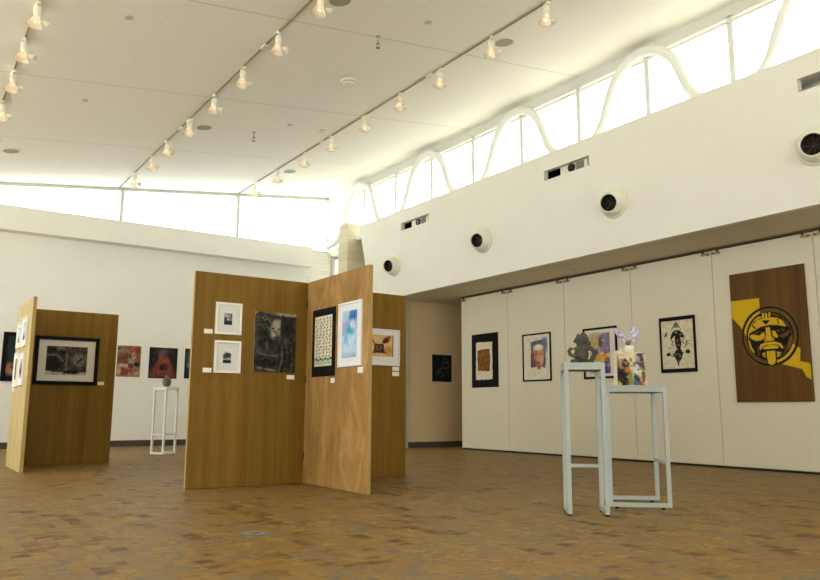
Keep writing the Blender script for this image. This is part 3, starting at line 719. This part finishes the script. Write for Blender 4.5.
e1 = Vector((math.cos(a1), math.sin(a1))); e2 = Vector((-e1.y, e1.x))
c1 = Vector((4.628, 4.045))-e1*.16+e2*.175
pedestal('tall white metal pedestal carrying the dark stone figure', c1, a1, .32, .35, 1.185, .034, [1], 'y')
a2 = math.radians(-42); g1 = Vector((math.cos(a2), math.sin(a2))); g2 = Vector((-g1.y, g1.x))
c2 = Vector((5.405, 4.06))-g1*.255+g2*.285
pedestal('lower white metal pedestal carrying the painted box sculpture', c2, a2, .51, .57, 1.022, .034, [-1, 1], 'x')
pd = Vector((.286, .958)); er = Vector((.88, .475)); c3 = Vector((3.985, 13.545))+Vector((.286, .958))*.22
pf = pedestal('distant slim white pedestal by the back wall carrying a small clay pot', c3, math.atan2(er.y, er.x), .31, .31, 1.2, .034, [-1], 'y', M['white_metal_lit'])
for s in (-1,): MB().bar((-.12, s*.138, .031), (.12, s*.138, .031), .034).build('bottom_rail', M['white_metal_lit'], pf)
MB().bar((-.138, -.12, .36), (-.138, .12, .36), .027).build('rung', M['white_metal_lit'], pf)

# dark stone seated figure: one carved block
vr = Vector((math.cos(-.598), math.sin(-.598)))         # faces the hall
px = lambda v: v*.0086
sm_ = MB()
for c, r in [((0, 0, px(8.5)), (px(7), px(5.8), px(7.8))), ((0, 0, px(14)), (px(7.2), px(5), px(3))), ((px(.8), 0, px(17.6)), (px(5.4), px(4), px(1.9))),
             ((-px(1), -.004, px(22.3)), (px(5), px(4.8), px(5))), ((px(4.6), .012, px(23)), (px(3.2), px(3.4), px(5.2))), ((px(6.8), .01, px(18.8)), (px(2.7), px(2.6), px(3.2))),
             ((px(2.4), .012, px(28)), (px(2.4), px(2.4), px(2.2))), ((-px(2.5), 0, px(27)), (px(1.8), px(1.8), px(1.4))), ((-px(6), 0, px(21.5)), (px(1.3), px(1.6), px(2))),
             ((-px(7), -.025, px(2)), (px(4.2), px(5), px(2.1))), ((px(7), -.025, px(2)), (px(4.6), px(5), px(2.1))), ((0, -.035, px(7.5)), (px(4), px(2), px(4))),
             ((-px(1.2), -px(5.1), px(22)), (px(1.1), px(1.1), px(1.6))), ((-px(3), -px(4.4), px(23.8)), (px(1), px(.8), px(.6))), ((px(.8), -px(4.4), px(23.8)), (px(1), px(.8), px(.6))), ((-px(1.2), -px(4.6), px(19.6)), (px(1.8), px(.8), px(.7)))]:
    sm_.blob(c, r)
sm_.tube([(-px(5), 0, px(14.5)), (-px(9.8), -.008, px(14.2)), (-px(11.8), -.018, px(11.8)), (-px(10.8), -.028, px(8.4)), (-px(7.5), -.04, px(7)), (-px(4), -.05, px(8))], px(1.9), 10)
sm_.tube([(px(5), 0, px(14.5)), (px(9.5), 0, px(14.5)), (px(11.8), -.005, px(11.5)), (px(11.4), -.015, px(7.5)), (px(9.2), -.025, px(4))], px(2.3), 10)
fig = sm_.build('stone_figure', M['stone_dark'], None, 0, (c1.x, c1.y, 1.185), a1)
rm = fig.modifiers.new('r', 'REMESH'); rm.mode = 'VOXEL'; rm.voxel_size = .0042; rm.use_smooth_shade = True
tag(fig, 'dark grey stone seated figure with looped arms on the tall pedestal', 'figurine')

# painted box sculpture with cup and petals
sc = thing('painted_sculpture', 'painted box sculpture topped with a cup and two petals on the low pedestal', 'sculpture', (c2.x+.05, c2.y+.04, 1.022), -.6)
sc.scale = (1.13, 1.13, 1.13)
A = Art(60, 70, '#c9b68a')
A.ell(.2, .35, .2, .18, '#7a3d22', .6).ell(.22, .7, .26, .35, '#2a241d', .5).ell(.3, .3, .15, .12, '#3b2a1c', .5).poly([(.15, 0), (.75, 0), (.6, .35), (.45, .3)], '#cdbb90').ell(.8, .2, .14, .25, '#4a3350', .6).ell(.7, .5, .1, .16, '#cfc9bd', .6).ell(.66, .85, .12, .2, '#4f6a78', .6).ell(.92, .6, .06, .4, '#5a4a2a', .6).ell(.45, .8, .1, .25, '#8c7a44', .7).ell(.05, .95, .1, .1, '#c8a020', .5).ell(.85, .95, .1, .1, '#a33a22', .5).ell(.35, .5, .1, .1, '#a6652f', .6).blot(9, .62, '#1f1a18', .2, .55).blot(10, .66, '#d8ccb0', .2, .5).noise(14, .08)
MB().prism([(-.118, 0), (.122, 0), (.11, .16), (.085, .268), (.06, .274), (.02, .262), (-.05, .264), (-.105, .285), (-.112, .2)], 'y', -.04, .06).build('body', M['kraft'], sc, .006)
A2 = Art(60, 70, '#c9b68a'); A2.a = A.a
pn_ = A2.build('painted_front', .225, .26, sc, -.0415, 0, .132)
cup = MB().lathe([(.03, .262), (.036, .275), (.04, .325), (.036, .325), (.03, .28)], 20, Matrix.Translation((0, .01, 0)), cap1=True).tube([(-.035, .01, .315), (-.06, .01, .31), (-.065, .01, .29), (-.035, .01, .275)], .007, 8)
cup.build('cup', M['mat'], sc)
def petal(name, pts, col):
    P = Art(24, 36, '#d8d2cc'); P.ell(.3, .4, .3, .3, '#8a95b0', .7).ell(.7, .3, .2, .3, '#6b5a6a', .6).ell(.5, .75, .2, .15, col, .6).blot(6, .6, '#efeae2', .2).blot(6, .65, '#3d3a48', .2, .7)
    return P
pm = flat('mottled_petal', '#a9a6b4', .5, .3, var=.6, scale=35)
MB().prism([(-.012, .34), (-.05, .36), (-.1, .42), (-.112, .47), (-.085, .465), (-.045, .43), (-.012, .385)], 'y', .005, .017).build('petal', pm, sc, .004)
MB().prism([(.02, .36), (.06, .365), (.082, .4), (.085, .46), (.06, .495), (.03, .47), (.012, .43), (.03, .4)], 'y', .002, .014).build('petal', pm, sc, .004)
MB().blob((0, .01, .35), (.022, .015, .02)).tube([(0, .01, .3), (0, .01, .35), (-.03, .01, .38)], .006, 8).tube([(0, .01, .35), (.035, .008, .38)], .006, 8).build('stem_knot', M['vase'], sc)

# clay pot on the far pedestal
pot = MB().lathe([(.04, 0), (.055, .02), (.075, .07), (.078, .11), (.06, .155), (.035, .175), (.03, .2), (.04, .215), (.03, .215), (.022, .2), (.025, .17)], 24)
tag(pot.build('clay_pot', M['vase'], None, 0, (c3.x, c3.y, 1.2)), 'small brown clay pot on the distant pedestal', 'pot')

# ------------------------------------------------------------------ ceiling: tracks, lamps, speakers, sprinklers
tz = lambda x: zc(x)
M['cover'] = flat('cover_plate', '#c5c0a6', .6, .2)
for x, lab, y0 in ((.945, 'left ceiling track with lamps, at the upper left corner', 4), (3.79, 'middle ceiling track with lamps, running to the back window', 3), (6.63, 'right ceiling track with lamps, nearest the clerestory', 2)):
    t = thing('light_track', lab, 'light track', (x, 0, tz(x)), 0, 'ceiling light tracks')
    MB().box(-.011, .011, y0, 17.38, -.02, 0).build('rail', M['track'], t)
    for y in (5.5, 9.2, 12.9, 16.2):
        MB().box(-.021, .021, y-.08, y+.08, -.031, .001).build('coupler', M['fixture'], t)
def make_lamp(label):
    t = thing('track_lamp', label, 'lamp', (0, 0, 0), 0, 'lamps on the ceiling tracks')
    MB().box(-.02, .02, -.075, .075, -.035, 0).build('adapter', M['fixture'], t, .003)
    MB().lathe([(.012, -.06), (.012, -.03)], 12).lathe([(.025, -.165), (.042, -.16), (.042, -.05), (.025, -.043)], 20).build('stem', M['fixture'], t)
    T = Matrix.Translation((0, 0, -.165)) @ Matrix.Rotation(PI+.18, 4, 'Y')
    sh = MB()
    prof = [(.028, 0), (.04, .015), (.05, .05), (.07, .09), (.095, .12), (.092, .122), (.067, .093), (.047, .052), (.036, .018)]
    sh.lathe(prof, 24, T, cap0=False, cap1=False); sh.build('shade', M['shade'], t)
    d = (Matrix.Rotation(PI+.18, 3, 'Y') @ Vector((0, 0, 1)))
    bp = Vector((0, 0, -.165))+d*.055
    MB().blob(bp, .024, seg=14).build('bulb', M['bulb'], t)
    T2 = Matrix.Translation((.055, 0, -.2)) @ Matrix.Rotation(2.1, 4, 'Y')
    MB().lathe([(.012, 0), (.025, .02), (.05, .085), (.046, .085), (.015, .022)], 16, T2).build('side_reflector', M['fixture'], t)
    return t
ORD = ['nearest', 'second', 'third', 'fourth', 'fifth', 'sixth', 'seventh', 'eighth', 'ninth']
first = None
for x, nm, ys in ((6.63, 'right', [6.57, 7.69, 8.93, 10.07, 11.22, 12.5, 13.7, 15.04, 16.32]),
                  (3.79, 'middle', [7.5, 8.72, 9.97, 11.17, 12.39, 13.68, 14.7, 16.0]),
                  (.945, 'left', [9.05, 10.1, 11.19, 12.45, 13.6])):
    n = len(ys)
    for i, y in enumerate(ys):
        lab = 'white glass-shaded lamp on the %s ceiling track, %s' % (nm, ('%s in view' % ORD[0]) if i == 0 else ('last before the back window' if i == n-1 and nm != 'left' else '%s from the near end' % ORD[i]))
        loc = (x, y, tz(x)-.028); rz = [-.3, -.6, -.1, -.45, .3, -.9, -.3, .1, -.6][i] + (.3 if nm == 'left' else 0)
        if first is None:
            first = make_lamp(lab); first.location = loc; first.rotation_euler = (0, 0, rz)
        else: dup(first, loc, rz, lab)
for x, y, lab in ((4.12, 7.63, 'flush round grey ceiling speaker at the top edge beside the middle track'), (4.17, 12.77, 'flush round grey ceiling speaker far along the middle track'),
                  (6.955, 7.77, 'flush round grey ceiling speaker beside the second lamp of the right track'), (1.35, 15.09, 'flush round grey ceiling speaker at the left edge beside the left track'),
                  (6.98, 15.15, 'flush round grey ceiling speaker at the far end of the right track')):
    t = thing('ceiling_speaker', lab, 'speaker', (x, y, zc(x)), 0, 'round ceiling speakers'); t.rotation_euler = (0, -math.atan(ZB), 0)
    MB().lathe([(.15, -.012), (.15, .004)], 32).build('rim', M['fixture'], t)
    MB().lathe([(.132, -.016), (.132, -.011)], 32).build('grille', M['speaker'], t)
for x, y, lab, s in ((5.514, 9.89, 'white round smoke detector on the ceiling between the middle and right tracks', 1), (6.27, 12.22, 'smaller white smoke detector close beside the right track', .8)):
    t = thing('smoke_detector', lab, 'smoke detector', (x, y, zc(x)), 0); t.rotation_euler = (0, -math.atan(ZB), 0); t.scale = (s, s, s)
    MB().lathe([(.125, 0), (.125, -.015), (.105, -.03)], 28).build('base', M['fixture'], t)
    MB().lathe([(.1, -.029), (.1, -.055), (.08, -.07), (.05, -.075)], 28).build('sensor_head', M['fixture'], t)
    MB().lathe([(.102, -.036), (.102, -.048)], 28).build('vent_slot', M['grille'], t)
for x, y, lab in ((5.107, 8.325, 'hanging pendant sprinkler on the near ceiling seam'), (5.125, 12.77, 'hanging pendant sprinkler farther back between the tracks')):
    t = thing('sprinkler', lab, 'sprinkler', (x, y, zc(x)), 0, 'pendant sprinklers')
    MB().lathe([(.035, 0), (.03, -.012)], 16).cyl((0, 0, -.01), (0, 0, -.11), .011, 12).build('pipe', M['speaker'], t)
    MB().cyl((0, 0, -.1), (0, 0, -.125), .02, 12).tube([(-.018, 0, -.125), (-.026, 0, -.15), (0, 0, -.175)], .004, 6).tube([(.018, 0, -.125), (.026, 0, -.15), (0, 0, -.175)], .004, 6).cyl((0, 0, -.172), (0, 0, -.18), .03, 16).build('head', M['grille'], t)
for x, y, lab in ((1.954, 9.07, 'small flush sprinkler cover on the ceiling left of the middle track, nearer one'), (2.033, 12.08, 'small flush sprinkler cover on the ceiling left of the middle track, farther one'),
                  (5.51, 7.69, 'small flush sprinkler cover near the top edge left of the right track'), (5.59, 12.19, 'small flush sprinkler cover beside the smaller smoke detector')):
    o = MB().lathe([(.05, -.008), (.05, .006)], 20).build('sprinkler_cover', M['cover'], None, 0, (x, y, zc(x))); o.rotation_euler = (0, -math.atan(ZB), 0)
    tag(o, lab, 'sprinkler cover', 'flush sprinkler covers')
for x, y, lab in ((9.6, 9.03, 'small flush sprinkler cover in the soffit above the portrait'), (9.715, 13.3, 'small flush sprinkler cover in the soffit by the recess')):
    tag(MB().lathe([(.045, -.008), (.045, .004)], 20).build('sprinkler_cover', M['cover'], None, 0, (x, y, 3.25)), lab, 'sprinkler cover', 'flush sprinkler covers')

# ------------------------------------------------------------------ fascia: air nozzles and projector openings
M['duct'] = flat('dark_duct', '#2b261c', .7, .2)
def make_nozzle(label):
    t = thing('air_nozzle', label, 'air nozzle', (0, 0, 0), 0, 'round air nozzles on the white fascia'); t.scale = (1.42, 1.42, 1.42)
    T = Matrix.Rotation(-PI/2, 4, 'Y')                     # local z of lathe -> -x
    MB().lathe([(.17, 0), (.17, .012), (.155, .022), (.135, .03)], 32, T, cap1=False).build('collar', M['fixture'], t)
    D = Matrix.Rotation(.30, 4, 'Y') if False else Matrix.Identity(4)
    Tj = Matrix.Translation((-.02, 0, 0)) @ Vector((-.93, -.3, -.2)).to_track_quat('Z', 'Y').to_matrix().to_4x4()
    MB().lathe([(.138, -.02), (.146, .03), (.142, .07), (.125, .115), (.105, .148), (.1, .156), (.092, .154), (.088, .12), (.085, .0)], 32, Tj, cap0=False, cap1=False).build('ball', M['fixture'], t)
    MB().lathe([(.086, .04), (.086, .05)], 28, Tj).lathe([(.0915, .146), (.0875, .12), (.0845, .05)], 28, Tj, cap0=False, cap1=False).build('throat', M['duct'], t)
    for k in range(4):
        MB().box(-.084, .084, -.0025, .0025, .05, .075, T=Tj @ Matrix.Rotation(k*PI/4, 4, 'Z')).build('vane', M['base'], t)
    return t
nz = None
for y, lab in ((13.62, 'round white air nozzle on the fascia nearest the stone column'), (10.57, 'round white air nozzle on the fascia between the two slots, second from the column'),
               (7.44, 'round white air nozzle on the fascia just right of the larger slot'), (4.36, 'round white air nozzle on the fascia at the right edge')):
    if nz is None: nz = make_nozzle(lab); nz.location = (XF, y, 3.96)
    else: dup(nz, (XF, y, 3.96), 0, lab)
for (a, c), lab in zip(opens[1:], ('dark recessed slot with projector on the fascia, nearer and larger one', 'dark recessed slot with projector on the fascia, farther one')):
    t = thing('projector_slot', lab, 'projector', (XF+.1, (a+c)/2, 4.79), 0, 'projector slots in the fascia')
    w = (c-a)/2
    MB().box(.05, .26, -w-.02, -w, -.1, .1).box(0, .26, w, w+.02, -.1, .1).box(.24, .26, -w, w, -.1, .1).box(0, .24, -w, w, -.105, -.085).box(0, .24, -w, w, .085, .105).build('recess_box', M['dark'], t)
    # seen from the hall: left (far, +y) an empty dark bay, then white case, lens, ribbed vent
    cs_ = MB().box(-.05, .2, -.43, .17, -.083, .068).build('projector_case', M['fixture'], t, .004)
    MB().cyl((.0, -.1, -.008), (-.085, -.1, -.008), .07, 24).build('lens', M['lens'], cs_)
    v = MB()
    for k in range(8): v.box(-.06, -.048, -.36+k*.022, -.348+k*.022, -.07, .055)
    v.build('vent', M['grille'], cs_)

# ------------------------------------------------------------------ round metal floor outlets
for x, y, lab in ((2.03, 4.76, 'round steel floor outlet cover in the foreground below the central screen'), (4.845, 5.04, 'round steel floor outlet cover left of the tall pedestal'),
                  (2.235, 9.58, 'round steel floor outlet cover in front of the left screen'), (8.3, 5.75, 'round steel floor outlet cover near the partitions at the right')):
    t = thing('floor_outlet', lab, 'floor outlet', (x, y, 0), .3, 'round floor outlets')
    MB().lathe([(.09, 0), (.088, .005), (.078, .006)], 32).build('ring', M['steel'], t)
    MB().lathe([(.077, .001), (.077, .004)], 32).build('lid', M['grille'], t)
    MB().box(-.03, .03, -.012, .012, .0035, .0065).build('flap', M['base'], t)

# ------------------------------------------------------------------ daylight
wd = bpy.data.worlds.new('sky'); bpy.context.scene.world = wd; wd.use_nodes = True
bg = wd.node_tree.nodes['Background']; bg.inputs[0].default_value = (.90, .96, 1, 1); bg.inputs[1].default_value = 3.3
def sun():
    l = bpy.data.lights.new('sun', 'SUN'); l.energy = 9; l.angle = .02; l.color = (1, .96, .88)
    o = bpy.data.objects.new('sun', l); C.objects.link(o)
    d = Vector((-math.cos(math.radians(68)), 0, -math.sin(math.radians(68))))
    o.rotation_euler = d.to_track_quat('-Z', 'Y').to_euler(); o.location = (14, 6, 12)
sun()
def portal(loc, rot, sx, sy):
    l = bpy.data.lights.new('daylight_portal', 'AREA'); l.shape = 'RECTANGLE'; l.size = sx; l.size_y = sy; l.cycles.is_portal = True
    o = bpy.data.objects.new('daylight_portal', l); C.objects.link(o); o.location = loc; o.rotation_euler = rot
portal((XL-.3, 9.6, 3.05), (0, -PI/2, 0), 3.1, 15.3)
portal((2.8, YB-.3, 3.05), (PI/2, 0, 0), 14.6, 3.1)
portal((XG+.3, 6.5, 5.65), (0, PI/2, 0), 1.4, 22)
portal((3, YG+.3, 5.5), (-PI/2, 0, 0), 13, 1.2)

# ------------------------------------------------------------------ camera and view
cam = bpy.data.cameras.new('camera'); co = bpy.data.objects.new('camera', cam); C.objects.link(co)
pitch, roll, yaw = math.radians(9.1545), math.radians(.271), math.radians(34.255)
d = Vector((math.sin(yaw)*math.cos(pitch), math.cos(yaw)*math.cos(pitch), math.sin(pitch)))
r = Vector((math.cos(yaw), -math.sin(yaw), 0)); u = r.cross(d)
r, u = r*math.cos(roll)+u*math.sin(roll), -r*math.sin(roll)+u*math.cos(roll)
co.matrix_world = Matrix(((r.x, u.x, -d.x, 0), (r.y, u.y, -d.y, 0), (r.z, u.z, -d.z, .8), (0, 0, 0, 1)))
cam.sensor_width = 36; cam.lens = 748.1/820*36; cam.clip_end = 200
sc_ = bpy.context.scene; sc_.camera = co
sc_.view_settings.view_transform = 'Standard'; sc_.view_settings.look = 'None'; sc_.view_settings.gamma = 1
sc_.view_settings.exposure = 0.67
